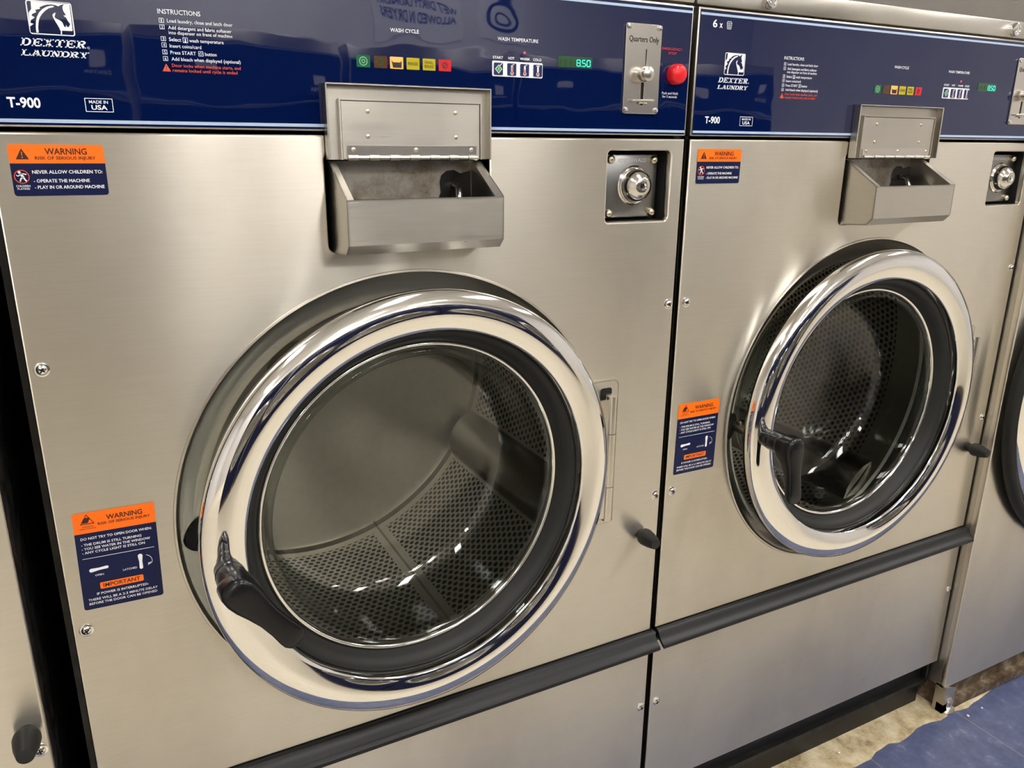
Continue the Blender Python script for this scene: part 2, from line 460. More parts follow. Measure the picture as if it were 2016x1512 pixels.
HORSE = [(.05038,.08342),(.05048,.08828),(.05388,.09073),(.05137,.09138),(.05186,.09357),(.05544,.09614),(.05305,.09758),(.0538,.09881),(.05743,.10057),(.05647,.10164),(.05721,.10251),(.06056,.10348),(.06023,.1047),(.06316,.10617),(.06603,.10721),(.06952,.10773),(.07291,.10745),(.0752,.10655),(.07672,.10757),(.07992,.10871),(.07852,.10681),(.07832,.10463),(.07879,.1025),(.07992,.10059),(.07992,.09933),(.07821,.09956),(.0786,.09858),(.0802,.09753),(.08108,.09505),(.08267,.09261),(.08234,.09149),(.08085,.08956),(.07989,.09023),(.07924,.09183),(.07874,.08942),(.0776,.09008),(.07715,.09187),(.07653,.09364),(.07465,.09515),(.07203,.09623),(.07102,.0976),(.07228,.10094),(.07207,.10147),(.06998,.10005),(.06943,.09857),(.06999,.09645),(.07103,.09399),(.07237,.09118),(.07366,.088),(.07406,.08583),(.07395,.08382)]
HBACK = [(.05399,.10936),(.08363,.1099),(.08433,.10869),(.08405,.08721),(.08344,.08662),(.07519,.08645),(.06351,.0870),(.05401,.08743),(.05048,.08828),(.05108,.09975),(.05354,.10277)]
HNECK = [(.05669,.08364),(.05675,.08761),(.05745,.09126),(.05843,.09456),(.05983,.09717),(.06191,.09983),(.06429,.10215),(.06733,.10434),(.07164,.10574),(.07159,.10664),(.06902,.10662),(.06578,.10548),(.06206,.10323),(.05927,.10035),(.05703,.09661),(.05577,.09258),(.05497,.08822),(.05481,.08359)]
HCHEST = [(.07458,.0866),(.07539,.08665),(.075,.08333),(.07389,.08337)]

SEGS = {'a': ((0, 1), (1, 1)), 'b': ((1, 1), (1, .5)), 'c': ((1, .5), (1, 0)), 'd': ((0, 0), (1, 0)), 'e': ((0, .5), (0, 0)), 'f': ((0, 1), (0, .5)), 'g': ((0, .5), (1, .5))}
DIG = {'8': 'abcdefg', '5': 'afgcd', '0': 'abcdef'}
def digit(bm, ch, x, z, w, h, t, y):
    for s in DIG[ch]:
        (a, b), (c, d) = SEGS[s]; k = .10
        p = (x+a*w, z+b*h); q = (x+c*w, z+d*h)
        p2 = (p[0]+(q[0]-p[0])*k, p[1]+(q[1]-p[1])*k); q2 = (q[0]-(q[0]-p[0])*k, q[1]-(q[1]-p[1])*k)
        strip(bm, p2, q2, t, y)

# ------------------------------------------------------------------ washing machine (one set of parts, then copied)
CX, CZ = .4015, -.439
HX, HY = .690, -.018
def build_washer():
    R = empty('washing_machine', (0, 0, 0))
    # cabinet shell
    bm = B()
    for a in ((.004, .010, .014, .90, -1.16, .158), (.793, .799, .014, .90, -1.16, .158), (.004, .799, .894, .90, -1.16, .158), (.004, .799, .014, .90, -1.16, -1.15), (.004, .799, .024, .90, .152, .158)):
        box(bm, *a)
    box(bm, -.006, .004, .02, .9, -1.16, .15)
    obj('cabinet', bm, M['cabinet'], R, label='black painted cabinet side')
    # front panel
    xl, xr = .309, .508
    outer = [(.0015, -.0015), (.0015, -.766), (.8015, -.766), (.8015, -.0015), (xr, -.0015)]
    for i in range(7):
        a = math.radians(0-90*i/6); outer.append((xr-.008+.008*math.cos(a), -.1195+.008*math.sin(a)))
    for i in range(7):
        a = math.radians(270-90*i/6); outer.append((xl+.008+.008*math.cos(a), -.1195+.008*math.sin(a)))
    outer += [(xl, -.026), (xl+.003, -.020), (xl+.003, -.0015)]
    bm = curve_plate([outer, circ(CX, CZ, .2845, 128), rrect(.6785, .7805, -.1085, -.0165, .006)], 0, .012, .0022)
    lathe(bm, [(.2875, -.0002), (.2868, -.0016), (.2845, -.0018), (.2832, .0002), (.2822, .003), (.2800, .0055), (.2735, .0100), (.2650, .0165), (.2560, .0240), (.25, .0255)], CX, CZ, 160)
    bm = fix(bm)
    fp = obj('front_panel', bm, M['steel'], R, smooth=28, planar=True)
    for x in (.0146, .7922):
        for z in (-.2265, -.5247):
            b, m = screw_bm(x, z); obj('screw', b, m, fp, org=(x, 0, z))
    # lower panel, rail, toe kick
    bm = curve_plate([[(.0015, -.774), (.0015, -1.0965), (.8015, -1.0965), (.8015, -.774)]], 0, .012, .0022)
    lp = obj('lower_panel', bm, M['steel'], R, smooth=28, planar=True)
    for x in (.0146, .7922):
        b, m = screw_bm(x, -.9146); obj('screw', b, m, lp, org=(x, 0, -.9146))
    prof = [(.004, -.7675), (-.003, -.7672), (-.0065, -.7695), (-.010, -.7745), (-.014, -.7800), (-.0185, -.7835), (-.0225, -.7860), (-.0245, -.7900), (-.0235, -.7925), (-.0195, -.7910), (-.0150, -.7875), (-.0105, -.7845), (-.005, -.7805), (-.002, -.7900), (.004, -.7925)]
    bm = B(); prism_x(bm, prof, .003, .8055); obj('handle_rail', fix(bm), M['rail'], R, smooth=50, label='black plastic rail across the front')
    bm = B(); box(bm, -.004, .792, .026, .034, -1.222, -1.09); obj('toe_kick', fix(bm), M['rail'], R, label='matte black toe kick plate')
    # top trim with two round locks
    bm = B(); bevbox(bm, -.002, .8045, .002, .34, .166, .1925, .0025); box(bm, .0, .803, .02, .34, .150, .167)
    tt = obj('top_trim', fix(bm), M['steel_box'], R, label='brushed steel strip above the blue panel')
    for x in (.1208, .6716):
        bm = B(); lathe(bm, [(.0105, .003), (.0105, -.004), (.0098, -.0055), (.0085, -.006), (.0072, -.0058), (.0068, -.0045), (.004, -.0045), (.0035, -.006), (0, -.0062)], x, .1783, 28)
        obj('lock', fix(bm), M['chrome_plain'], tt, org=(x, 0, .1783))
    # control panel
    b1 = B(); bevbox(b1, .0006, .8024, .0004, .022, .0026, .1630, .0016)
    b2 = B(); box(b2, .0034, .7996, -.0006, .002, .0046, .1602)
    b3 = B(); flat(b3, [(.0036, .0066), (.7994, .0066), (.7994, .0098), (.0036, .0098)], -.0008); flat(b3, [(.0036, .1536), (.7994, .1536), (.7994, .1566), (.0036, .1566)], -.0008)
    b, m = multi([(b1, M['steel_box']), (fix(b2), M['blue']), (b3, M['stripe'])])
    cp = obj('control_panel', b, m, R, label='glossy navy control panel with pale blue stripes')
    y = -.0010
    # emblem
    w = B(); n = B(); w2 = B()
    ringplate(w, rrect(.0497, .0857, .0822, .1102, .0022), rrect(.0506, .0848, .0831, .1093, .0016), y)
    flat(w, HBACK, y); flat(n, HORSE, y-.0002); flat(w2, HNECK, y-.0004); flat(w2, HCHEST, y-.0004)
    slab_text(w, 'DEXTER', .0406, .0946, .0722, .0066, y); slab_text(w, 'LAUNDRY', .0400, .0950, .0639, .0052, y, gap=.03)
    ringplate(w, circ(.0950, .0731, .0010, 16), circ(.0950, .0731, .0007, 16), y)
    b, m = multi([(w, M['white_ink']), (n, M['blue']), (w2, M['white_ink'])])
    obj('emblem', b, m, cp, smooth=0, label='white horse head emblem over slanted serif lettering')
    # printed lettering
    w = B(); og = B(); rd = B(); LB = []
    def done(name, label=None):
        nonlocal w
        o_ = obj(name, w, M['white_ink'], cp, smooth=0, label=label); w = B(); return o_
    for s, x0, x1, z, c in (('INSTRUCTIONS', .1576, .1959, .1069, .0041), ('Load laundry, close and latch door', .1652, .2251, .0996, .0031), ('Add detergent and fabric softener', .1656, .2235, .0936, .0031),
                            ('into dispenser on front of machine', .1656, .2241, .0893, .0030), ('Select', .1652, .1761, .0831, .0032), ('wash temperature', .1834, .2152, .0831, .0031),
                            ('Insert coins/card', .1652, .1939, .0774, .0031), ('Press START', .1652, .1884, .0715, .0031), ('button', .1967, .2076, .0715, .0031), ('Add bleach when displayed (optional)', .1656, .2299, .0657, .0031)):
        text(w, s, x0, x1, z, c, y, .006)
    for i, z in enumerate((.0989, .0932, .0828, .0773, .0711, .0652)):
        ringplate(w, rrect(.1581, .1624, z, z+.0041, .0002, 2), rrect(.1585, .1620, z+.0004, z+.0037, .0002, 2), y)
        text(w, str(i+1), .1595 if i else .1598, .1611 if i else .1606, z+.0008, .0025, y, .006)
    for x0, z, hh in ((.1776, .0822, .0049), (.1907, .0708, .0046)):
        ringplate(w, rrect(x0, x0+.0045, z, z+hh, .0005, 3), rrect(x0+.0004, x0+.0041, z+.0004, z+hh-.0004, .0004, 3), y)
    strip(w, (.17985, .0832), (.17985, .0862), .0010, y); flat(w, circ(.17985, .0833, .0009, 10), y)
    ringplate(w, [(.19295, .0715), (.1945, .0731), (.19295, .0747), (.1914, .0731)], [(.19295, .0720), (.1940, .0731), (.19295, .0742), (.1919, .0731)], y)
    done('instruction_lettering', 'white numbered instructions printed on the panel')
    flat(og, [(.1564, .0557), (.1640, .0557), (.1602, .0628)], y)
    flat(n := B(), [(.1598, .0610), (.1606, .0610), (.1604, .0580), (.1600, .0580)], y-.0002); flat(n, circ(.1602, .0570, .0005, 8), y-.0002)
    text(og, 'Door locks when machine starts, and', .1653, .2294, .0600, .0029, y, .006); text(og, 'remains locked until cycle is ended', .1656, .2260, .0556, .0029, y, .006)
    text(w, 'T-900', .0231, .0494, .0197, .0083, y, .028)
    done('model_lettering', 'large white model number')
    ringplate(w, rrect(.0856, .1093, .0170, .0293, .0004, 2), rrect(.0862, .1087, .0176, .0287, .0003, 2), y)
    text(w, 'MADE IN', .0892, .1052, .0246, .0027, y, .012); text(w, 'USA', .0907, .1042, .0191, .0040, y, .02)
    done('origin_mark', 'white boxed MADE IN USA mark')
    text(w, 'WASH CYCLE', .3884, .4212, .1057, .0037, y, .008); done('cycle_lettering', 'white WASH CYCLE lettering')
    text(w, 'WASH TEMPERATURE', .5178, .5715, .1048, .0037, y, .008)
    for s, x0, x1 in (('START', .5117, .5251), ('HOT', .5318, .5399), ('WARM', .5473, .5599), ('COLD', .5649, .5764)): text(w, s, x0, x1, .0851, .0027, y, .02)
    done('temperature_lettering', 'white WASH TEMPERATURE lettering and key names')
    text(w, 'Push and Hold', .7578, .7837, .0542, .0030, y, .004); text(w, 'for 3 seconds', .7589, .7826, .0500, .0030, y, .004)
    done('hold_lettering', 'white Push and Hold lettering')
    text(rd, 'EMERGENCY', .7538, .7867, .1079, .0029, y, .006); text(rd, 'STOP', .7640, .7772, .1027, .0029, y, .006)
    # size mark with a laundry basket
    text(w, '6', .0243, .0318, .1398, .0090, y, .02); text(w, 'x', .0357, .0410, .1398, .0077, y, .02)
    bx = lambda u, v: (.0478+.0092*(u+(.5-u)*.28*(1-v)), .1390+.0088*v)
    for k in range(5): strip(w, bx(k/4, 0), bx(k/4, .82), .0004, y)
    for k in range(4): strip(w, bx(0, k*.27), bx(1, k*.27), .0004, y)
    for p, q in (((0, .82), (.2, 1.05)), ((.2, 1.05), (.5, .98)), ((.5, .98), (.75, 1.08)), ((.75, 1.08), (1, .82))): strip(w, bx(*p), bx(*q), .0006, y)
    done('size_mark', 'white 6 x laundry basket mark')
    b, m = multi([(og, M['orange_ink']), (n, M['paint_navy'])])
    obj('door_lock_lettering', b, m, cp, smooth=0, label='orange warning triangle and door lock lettering')
    obj('stop_lettering', rd, M['red_ink'], cp, smooth=0, label='red EMERGENCY STOP lettering')
    # six cycle lenses
    for i, x in enumerate((.3494, .3688, .3870, .4060, .4250, .4440)):
        mt = (M['lens_green'], M['lens_brown'], M['lamp_orange'], M['lens_yellow'], M['lens_yellow'], M['lens_red'])[i]
        z0 = .0685; s = .0152
        a = B(); flat(a, rrect(x, x+s, z0, z0+.0122, .0008, 3), y); k = B()
        xc, zc = x+s/2, z0+.0061; mk = M['black_ink']
        if i == 0: ringplate(k, circ(xc, zc, .0047), circ(xc, zc, .0036), y-.0002); ringplate(k, circ(xc, zc, .0022), circ(xc, zc, .0012), y-.0002); mk = M['lens_pale']  # pale rings are a reflection painted onto the green lens
        if i == 1: ringplate(k, circ(xc-.001, zc, .0042), circ(xc-.001, zc, .0026), y-.0002); mk = M['display']  # ring paints a reflection on the brown lens
        if i == 2: flat(k, [(xc-.0062, zc+.0032), (xc-.0042, zc+.0006), (xc+.0042, zc+.0006), (xc+.0060, zc+.0030), (xc+.0056, zc-.0050), (xc-.0044, zc-.0050)], y-.0002)
        if i == 3: text(k, 'RINSE', xc-.0057, xc+.0057, zc-.0016, .0031, y-.0002, .004)
        if i == 4: text(k, 'FINAL', xc-.0050, xc+.0050, zc+.0008, .0029, y-.0002, .004); text(k, 'RINSE', xc-.0052, xc+.0052, zc-.0034, .0029, y-.0002, .004)
        if i == 5: ringplate(k, circ(xc, zc, .0034), circ(xc, zc, .0024), y-.0002); strip(k, (xc-.0022, zc-.0022), (xc+.0022, zc+.0022), .0009, y-.0002)
        b, m = multi([(a, mt), (k, mk)])
        obj('cycle_light', b, m, cp, org=(xc, 0, zc), smooth=0, label=('green', 'brown', 'lit orange', 'yellow', 'yellow two-line', 'red')[i]+' cycle lens')
    # temperature keys
    a = B(); plate(a, rrect(.5109, .5778, .0660, .0828, .0016, 4), -.0014, 0)
    obj('key_frame', fix(a), M['white_ink'], cp, smooth=0, label='white frame around four keys')
    for i, x in enumerate((.5129, .5304, .5475, .5652)):
        a = B(); plate(a, rrect(x, x+.0115, .0676, .0808, .0010, 3), -.0022, -.001); k = B(); r2 = B(); xc, zc = x+.0058, .0742
        if i == 0:
            flat(k, [(xc, zc-.0052), (xc+.0047, zc-.0002), (xc, zc+.0046), (xc-.0047, zc-.0002)], -.0023); flat(r2, [(xc, zc-.0042), (xc+.0038, zc-.0002), (xc, zc+.0037), (xc-.0038, zc-.0002)], -.0024)
            strip(k, (xc+.0016, zc+.0034), (xc+.0046, zc+.0062), .0009, -.0023); strip(k, (xc, zc-.0018), (xc, zc+.0016), .0005, -.0026)
            mr = M['green_ink']
        else:
            strip(k, (xc, zc-.0036), (xc, zc+.0046), .0024, -.0023); flat(k, circ(xc, zc-.0040, .0021, 14), -.0023); strip(k, (xc, zc+.0040), (xc+(.0030 if i < 3 else 0), zc+.0060), .0012, -.0023); strip(k, (xc-(.0024 if i == 3 else 0), zc+.0052), (xc+.0024, zc+.0052), .0010, -.0023)
            strip(r2, (xc, zc-.0036), (xc, zc+(.0030, .0008, -.0014)[i-1]), .0010, -.0025); flat(r2, circ(xc, zc-.0040, .0012, 12), -.0025); mr = M['red_ink']
        b, m = multi([(fix(a), M['paint_navy']), (k, M['white_ink']), (r2, mr)])
        obj('key', b, m, cp, org=(xc, 0, zc), smooth=0, label='navy key with '+('green start diamond', 'hot thermometer mark', 'warm thermometer mark', 'cold thermometer mark')[i])
    for i, x in enumerate((.5355, .5534, .5707)):
        obj('indicator_light', dome_bm(x, .0932, -.0006, .0014 if i == 1 else .0012, .001), M['led_on'] if i == 1 else M['led_off'], cp, org=(x, 0, .0932), label='lit red indicator' if i == 1 else 'unlit red indicator')
    a = B(); flat(a, rrect(.5992, .6482, .0800, .0926, .0006, 3), y); k = B(); g = B()
    dx = .6258; digit(k, '8', dx, .0822, .0048, .0070, .0009, y-.0003); flat(k, rrect(dx+.0060, dx+.0070, .0817, .0827, .0002, 2), y-.0003)
    digit(k, '5', dx+.0078, .0822, .0046, .0070, .0009, y-.0003); digit(k, '0', dx+.0146, .0822, .0046, .0070, .0011, y-.0003)
    for x in (.6025, .6095, .6165): flat(g, rrect(x, x+.0016, .0830, .0885, .0004, 2), y-.0002)
    b, m = multi([(a, M['display']), (k, M['digits']), (g, M['black_ink'])])
    obj('display', b, m, cp, smooth=0, label='green display window reading 8.50')
    # coin plate
    a = curve_plate([rrect(.6953, .7506, .0290, .1360, .0038), rrect(.7270, .7284, .0835, .1066, .0006, 2), rrect(.7220, .7266, .0395, .0674, .0022, 5)], -.0034, .0028, .0007)
    k = B(); flat(k, rrect(.7262, .7292, .0828, .1074, .001, 2), -.0008); flat(k, rrect(.7212, .7274, .0385, .0684, .002, 2), -.0008); text(k, 'Quarters Only', .7002, .7462, .1147, .0066, -.0037, .004)
    b, m = multi([(a, M['steel_plain']), (k, M['black_ink'])])
    pl = obj('coin_plate', b, m, R, planar=True, label='bright coin plate lettered Quarters Only')
    for x, z in ((.6990, .1318), (.7463, .1322), (.6990, .0335), (.7466, .0335)):
        bm = B(); lathe(bm, [(.0034, -.0034), (.0034, -.0048), (.0028, -.0058), (.0012, -.0060), (.0010, -.0048), (0, -.0048)], x, z, 18)
        obj('screw', fix(bm), M['screw'], pl, org=(x, 0, z))
    bm = B(); lathe(bm, [(.0075, -.003), (.0078, -.008), (.0092, -.010), (.0094, -.016), (.0086, -.0185), (.006, -.020), (0, -.0205)], .7222, .0765, 28)
    obj('coin_return_knob', fix(bm), M['steel_plain'], pl, org=(.7222, 0, .0765))
    bm = B(); tube(bm, (.7058, -.0075, .0448), (.7402, -.0075, .0458), .0016, n=12); tube(bm, (.7175, -.0065, .0425), (.7300, -.0065, .0425), .0012, n=10); tube(bm, (.7238, -.001, .0440), (.7238, -.008, .0440), .002, n=12)
    obj('coin_bar', fix(bm), M['steel_plain'], pl, org=(.7238, 0, .045))
    bm = B(); lathe(bm, [(.0128, .0), (.0128, -.006), (.0122, -.0105), (.0105, -.0128), (.007, -.0140), (0, -.0145)], .7768, .0790, 36)
    obj('stop_button', fix(bm), M['red_button'], R, org=(.7768, 0, .0790), label='round red emergency stop button')
    # detergent dispenser
    x0, x1 = .3145, .4985; t_ = .0016
    prof = [(.004, -.0290), (-.0575, -.0660), (-.0575, -.1140), (-.0470, -.1245), (.030, -.1290), (.030, -.0290)]
    bm = B(); s_ = B()
    prism_x(bm, prof, x0, x0+t_); prism_x(bm, prof, x1-t_, x1)
    for (a0, b0), (a1, b1) in (((-.0575, -.0660), (-.0575, -.1140)), ((-.0575, -.1140), (-.0470, -.1245)), ((-.0470, -.1245), (.030, -.1290))):
        L = math.hypot(a1-a0, b1-b0); ny, nz = (b0-b1)/L*t_, (a1-a0)/L*t_
        prism_x(bm, [(a0, b0), (a1, b1), (a1+ny, b1+nz), (a0+ny, b0+nz)], x0, x1)
    dy, dz_ = -.0615, -.0370; L = math.hypot(dy, dz_); nn = (dz_/L*t_, -dy/L*t_)
    for xa, xb in ((x0, x0+.008), (x1-.011, x1)):                      # flanges along the sloping side edges
        prism_x(bm, [(.004, -.0290), (-.0575, -.0660), (-.0575-nn[0]*.5, -.0660-nn[1]), (.004-nn[0]*.5, -.0290-nn[1])], xa, xb)
    box(bm, x0, x1, -.0575, -.0535, -.0676, -.0660)
    box(s_, x0, x1, .0285, .0300, -.1290, -.0290)
    flat(s_, [(x0+t_, -.030), (x1-t_, -.030), (x1-t_, -.128), (x0+t_, -.128)], .0284)
    b, m = multi([(fix(bm), M['steel_box']), (s_, M['stained'])])
    ds = obj('detergent_dispenser', b, m, R, label='open stainless detergent box')
    bm = B(); flat(bm, [(.455, -.054), (.457, -.046), (.464, -.041), (.474, -.040), (.482, -.044), (.496, -.041), (.4965, -.128), (.448, -.128), (.449, -.104), (.455, -.090), (.452, -.076), (.456, -.066)], .0278)  # irregular near-black patch over the right end of the back plate
    obj('drain_corner', fix(bm), M['stain'], ds, org=(.47, 0, -.06), label='dark wet drain corner inside the box')
    bm = B(); sweep(bm, [(.474, .026, -.058), (.473, .012, -.060), (.470, .004, -.072), (.466, .000, -.092), (.462, .000, -.124)], .0042, 12); obj('fill_tube', fix(bm), M['steel_plain'], ds, org=(.47, 0, -.06), smooth=60)
    bm = B(); xa, xb, za, zb, yf = .3105, .5040, -.0268, .0512, -.0140
    box(bm, xa, xb, -.0026, -.0012, za, zb); bevbox(bm, xa, xa+.0018, yf, -.0012, za, zb, .0006, 1); bevbox(bm, xb-.0018, xb, yf, -.0012, za, zb, .0006, 1); bevbox(bm, xa, xb, yf, -.0012, zb-.0018, zb, .0006, 1)
    for p, q in (((xa, za), (xa+.0018, za-.002)), ): pass
    i0, i1, iz = xa+.0165, xb-.0125, .0345
    bevbox(bm, i0, i1, -.0085, -.0028, za, iz, .0010, 1)
    box(bm, i0-.0016, i0, -.0098, -.0026, za, iz+.0014); box(bm, i1, i1+.0014, -.0098, -.0026, za, iz+.0014); box(bm, i0, i1, -.0098, -.0085, iz, iz+.0014)
    lid = obj('lid', fix(bm), M['steel_box'], ds, org=(xa, 0, za), label='raised steel lid leaning on the blue panel')
    # hinge leaf and knuckles, rivets
    h0, h1 = i0+.005, i1-.005
    bm = B(); bevbox(bm, h0, h1, -.0100, -.0085, -.0235, -.0118, .0004, 1)
    nk = 13; w_ = (h1-h0)/nk
    for k in range(nk): tube(bm, (h0+k*w_+.0003, -.0112, -.0250), (h0+(k+1)*w_-.0003, -.0112, -.0250), .0030 if k % 2 == 0 else .0024, n=14)
    obj('lid_hinge', fix(bm), M['steel_plain'], ds, org=(h0, 0, -.025))
    sx = (xb-xa)/1310
    rv = [(xa+(400-85)*sx, .0235, -.0085), (xa+(1100-85)*sx, .0240, -.0085), (xa+(405-95)*sx, -.0025, -.0085), (xa+(1118-100)*sx, -.0025, -.0085), (h0+.007, -.0162, -.0100), ((h0+h1)/2+.002, -.0162, -.0100), (h1-.007, -.0162, -.0100)]
    for x, z, yy in rv: obj('rivet', dome_bm(x, z, yy, .0025, .0012, 16), M['brass'], ds, org=(x, yy, z))
    # coin box recess with lock plate
    bm = B(); box(bm, .672, .787, .0345, .036, -.115, -.010)
    for a in ((.672, .6785, .010, .036, -.115, -.010), (.7805, .787, .010, .036, -.115, -.010), (.6785, .7805, .010, .036, -.115, -.1085), (.6785, .7805, .010, .036, -.0165, -.010)): box(bm, *a)
    cb = obj('coin_box', bm, M['black_hole'], R, label='recessed coin box with round key lock')
    a = B(); bevbox(a, .6895, .7735, .020, .0345, -.1045, -.0215, .0014)
    k = B(); text(k, 'GREENWALD', .7086, .7542, -.0316, .0050, .0197, -.004)
    b, m = multi([(a, plain('coin_box_face_steel', (.30, .30, .30, 1), .30, 1)), (k, M['white_ink'])]); obj('lock_plate', b, m, cb, label='dark steel plate with engraved lettering and four bolts')
    bm = B(); lathe(bm, [(.0255, .0200), (.0262, .0186), (.0245, .0170), (.0228, .0176), (.0218, .0166), (.0212, .0110), (.0200, .0062), (.0178, .0026), (.0152, .0004), (.0130, -.0012), (.0116, -.0026), (.0100, -.0034), (.0052, -.0036), (.0044, -.0028), (.0036, -.0002), (.0030, -.0002)], .7345, -.0620, 48)
    k = B(); lathe(k, [(.0032, -.0003), (0, -.0003)], .7345, -.0620, 16)
    b, m = multi([(fix(bm), M['lock_steel']), (k, M['black_hole'])]); obj('key_lock', b, m, cb, org=(.7345, 0, -.062), label='domed chrome key lock')
    for x, z in ((.6960, -.0278), (.7668, -.0290), (.6960, -.0985), (.7668, -.0985)):
        obj('bolt', dome_bm(x, z, .020, .0058, .0052), M['brass'], cb, org=(x, 0, z))
    # stickers (own origins so each machine can carry them a little differently)
    # upper
    cxs, czs = .0564, -.0359; X = lambda u: cxs-.0394+u; Z = lambda v: czs-.0232+v
    a = B(); o_ = B(); ys = -.0004
    pts = rrect(X(0), X(.0788), Z(0), Z(.0465), .0028, 4)
    lowr = [p for p in pts if p[1] <= Z(.0295)]; upr = [p for p in pts if p[1] > Z(.0295)]
    flat(o_, [(X(.0788), Z(.0295))]+upr+[(X(0), Z(.0295))], ys); flat(a, [(X(0), Z(.0295))]+lowr+[(X(.0788), Z(.0295))], ys)
    ou = B(); ringplate(ou, rrect(X(-.0006), X(.0794), Z(-.0006), Z(.0471), .003, 4), rrect(X(.0002), X(.0786), Z(.0002), Z(.0463), .0028, 4), ys+.0001)
    b, m = multi([(a, M['navy']), (o_, M['orange'])]); 
    st = obj('warning_sticker', b, m, R, org=(cxs, ys, czs), smooth=0, label='small orange and navy sticker about children, high on the panel')
    k = B(); w = B(); rr = B(); yl = ys-.0003
    sx_ = lambda x: x-.0172+X(0); sz_ = lambda z: z+.0594+Z(0)
    T = lambda bm_, s, u0, u1, z, c, bo: text(bm_, s, sx_(u0), sx_(u1), sz_(z), c, yl, bo)
    T(k, 'WARNING', .0467, .0816, -.0218, .0054, .018); T(k, 'RISK OF SERIOUS INJURY', .0380, .0884, -.0264, .0028, .014)
    T(w, 'NEVER ALLOW CHILDREN TO:', .0340, .0927, -.0391, .0030, .016); T(w, '- OPERATE THE MACHINE', .0342, .0808, -.0471, .0029, .016); T(w, '- PLAY IN OR AROUND MACHINE', .0343, .0928, -.0529, .0029, .016)
    T(w, 'CHILDREN', .0195, .0309, -.0511, .0018, .008); T(w, 'PLAYING', .0203, .0301, -.0535, .0017, .008)
    flat(k, [(sx_(.0227), sz_(-.0262)), (sx_(.0333), sz_(-.0262)), (sx_(.0280), sz_(-.0165))], yl)
    e = B(); flat(e, [(sx_(.0276), sz_(-.0195)), (sx_(.0284), sz_(-.0195)), (sx_(.0282), sz_(-.0232)), (sx_(.0278), sz_(-.0232))], yl-.0002); flat(e, circ(sx_(.0280), sz_(-.0245), .0006, 10), yl-.0002)
    c0, c1 = sx_(.0252), sz_(-.0418)
    ringplate(rr, circ(c0, c1, .0062, 28), circ(c0, c1, .0055, 28), yl)
    flat(w, circ(c0-.0016, c1+.0040, .0012, 12), yl)
    for p, q, ww in (((-.0010, .0028), (.0012, -.0004), .0022), ((-.0010, .0024), (.0018, .0026), .0010), ((.0018, .0026), (.0040, .0020), .0009), ((-.0012, .0020), (-.0030, .0004), .0009), ((-.0030, .0004), (-.0042, .0016), .0008),
                     ((.0010, -.0004), (-.0012, -.0020), .0014), ((-.0012, -.0020), (-.0018, -.0044), .0011), ((.0012, -.0006), (.0022, -.0026), .0014), ((.0022, -.0026), (.0036, -.0044), .0012), ((.0036, -.0044), (.0046, -.0034), .0009)):
        strip(w, (c0+p[0], c1+p[1]), (c0+q[0], c1+q[1]), ww, yl)
    b, m = multi([(k, M['maroon_ink']), (w, M['white_ink']), (rr, M['orange_ink']), (e, M['orange'])]); obj('sticker_lettering', b, m, st, org=(cxs, ys, czs), smooth=0)
    # lower
    cxs, czs = .0572, -.4440; W2, H2 = .0797, .1150; X0, Z0 = cxs-W2/2, czs-H2/2; X1, Z1 = cxs+W2/2, czs+H2/2; dv = Z1-.0240
    pts = rrect(X0, X1, Z0, Z1, .0028, 4); a = B(); o_ = B()
    flat(o_, [(X1, dv)]+[p for p in pts if p[1] > dv]+[(X0, dv)], ys); flat(a, [(X0, dv)]+[p for p in pts if p[1] <= dv]+[(X1, dv)], ys)
    b, m = multi([(a, M['navy']), (o_, M['orange'])])
    st = obj('warning_sticker', b, m, R, org=(cxs, ys, czs), smooth=0, label='tall orange and navy sticker about the door, left of the door')
    k = B(); w = B(); og = B(); sh = lambda z, x: z+.0007*((x-.057)/.04)
    T = lambda bm_, s, u0, u1, z, c, bo: text(bm_, s, u0, u1, z+.0008, c, yl, bo)
    T(k, 'WARNING', .0492, .0845, -.3987, .0054, .018); T(k, 'RISK OF SERIOUS INJURY', .0407, .0918, -.4036, .0028, .014); T(k, 'OBSERVE', .0255, .0362, -.4042, .0012, .006); T(k, 'PRECAUTIONS', .0232, .0387, -.4066, .0012, .006)
    ringplate(k, [(.0240, -.4000), (.0379, -.4000), (.0308, -.3885)], [(.0252, -.3992), (.0367, -.3992), (.0308, -.3898)], yl)
    flat(k, [(.0262, -.3985), (.0270, -.3945), (.0295, -.3925), (.0330, -.3925), (.0340, -.3940), (.0325, -.3960), (.0320, -.3982), (.0300, -.3986)], yl)
    T(w, 'DO NOT TRY TO OPEN DOOR WHEN:', .0226, .0919, -.4189, .0028, .014)
    for s, xr_, z in (('- THE DRUM IS STILL TURNING', .0811, -.4257), ('- YOU SEE WATER IN THE WINDOW', .0895, -.4305), ('- ANY CYCLE LIGHT IS STILL ON', .0837, -.4351)): T(w, s, .0225, xr_, z, .0027, .014)
    strip(w, (.0220, -.4400), (.0925, -.4400), .0005, yl)
    def paddle(bm_, p, q, r0, r1, rm):
        p, q = Vector((p[0], 0, p[1])), Vector((q[0], 0, q[1])); d = (q-p).normalized(); nx = Vector((-d.z, 0, d.x)); L_ = (q-p).length; o1 = []
        for i in range(9): aa = PI/2+PI*i/8; o1.append(p+r0*(d*math.cos(aa)+nx*math.sin(aa)))
        o1.append(p+d*L_*.5-nx*rm)
        for i in range(9): aa = -PI/2+PI*i/8; o1.append(q+r1*(d*math.cos(aa)+nx*math.sin(aa)))
        o1.append(p+d*L_*.5+nx*rm)
        flat(bm_, [(v_.x, v_.z) for v_ in o1], yl)
    paddle(w, (.0290, -.4548), (.0440, -.4537), .0022, .0017, .0014); paddle(w, (.0776, -.4480), (.0776, -.4622), .0024, .0018, .0015)
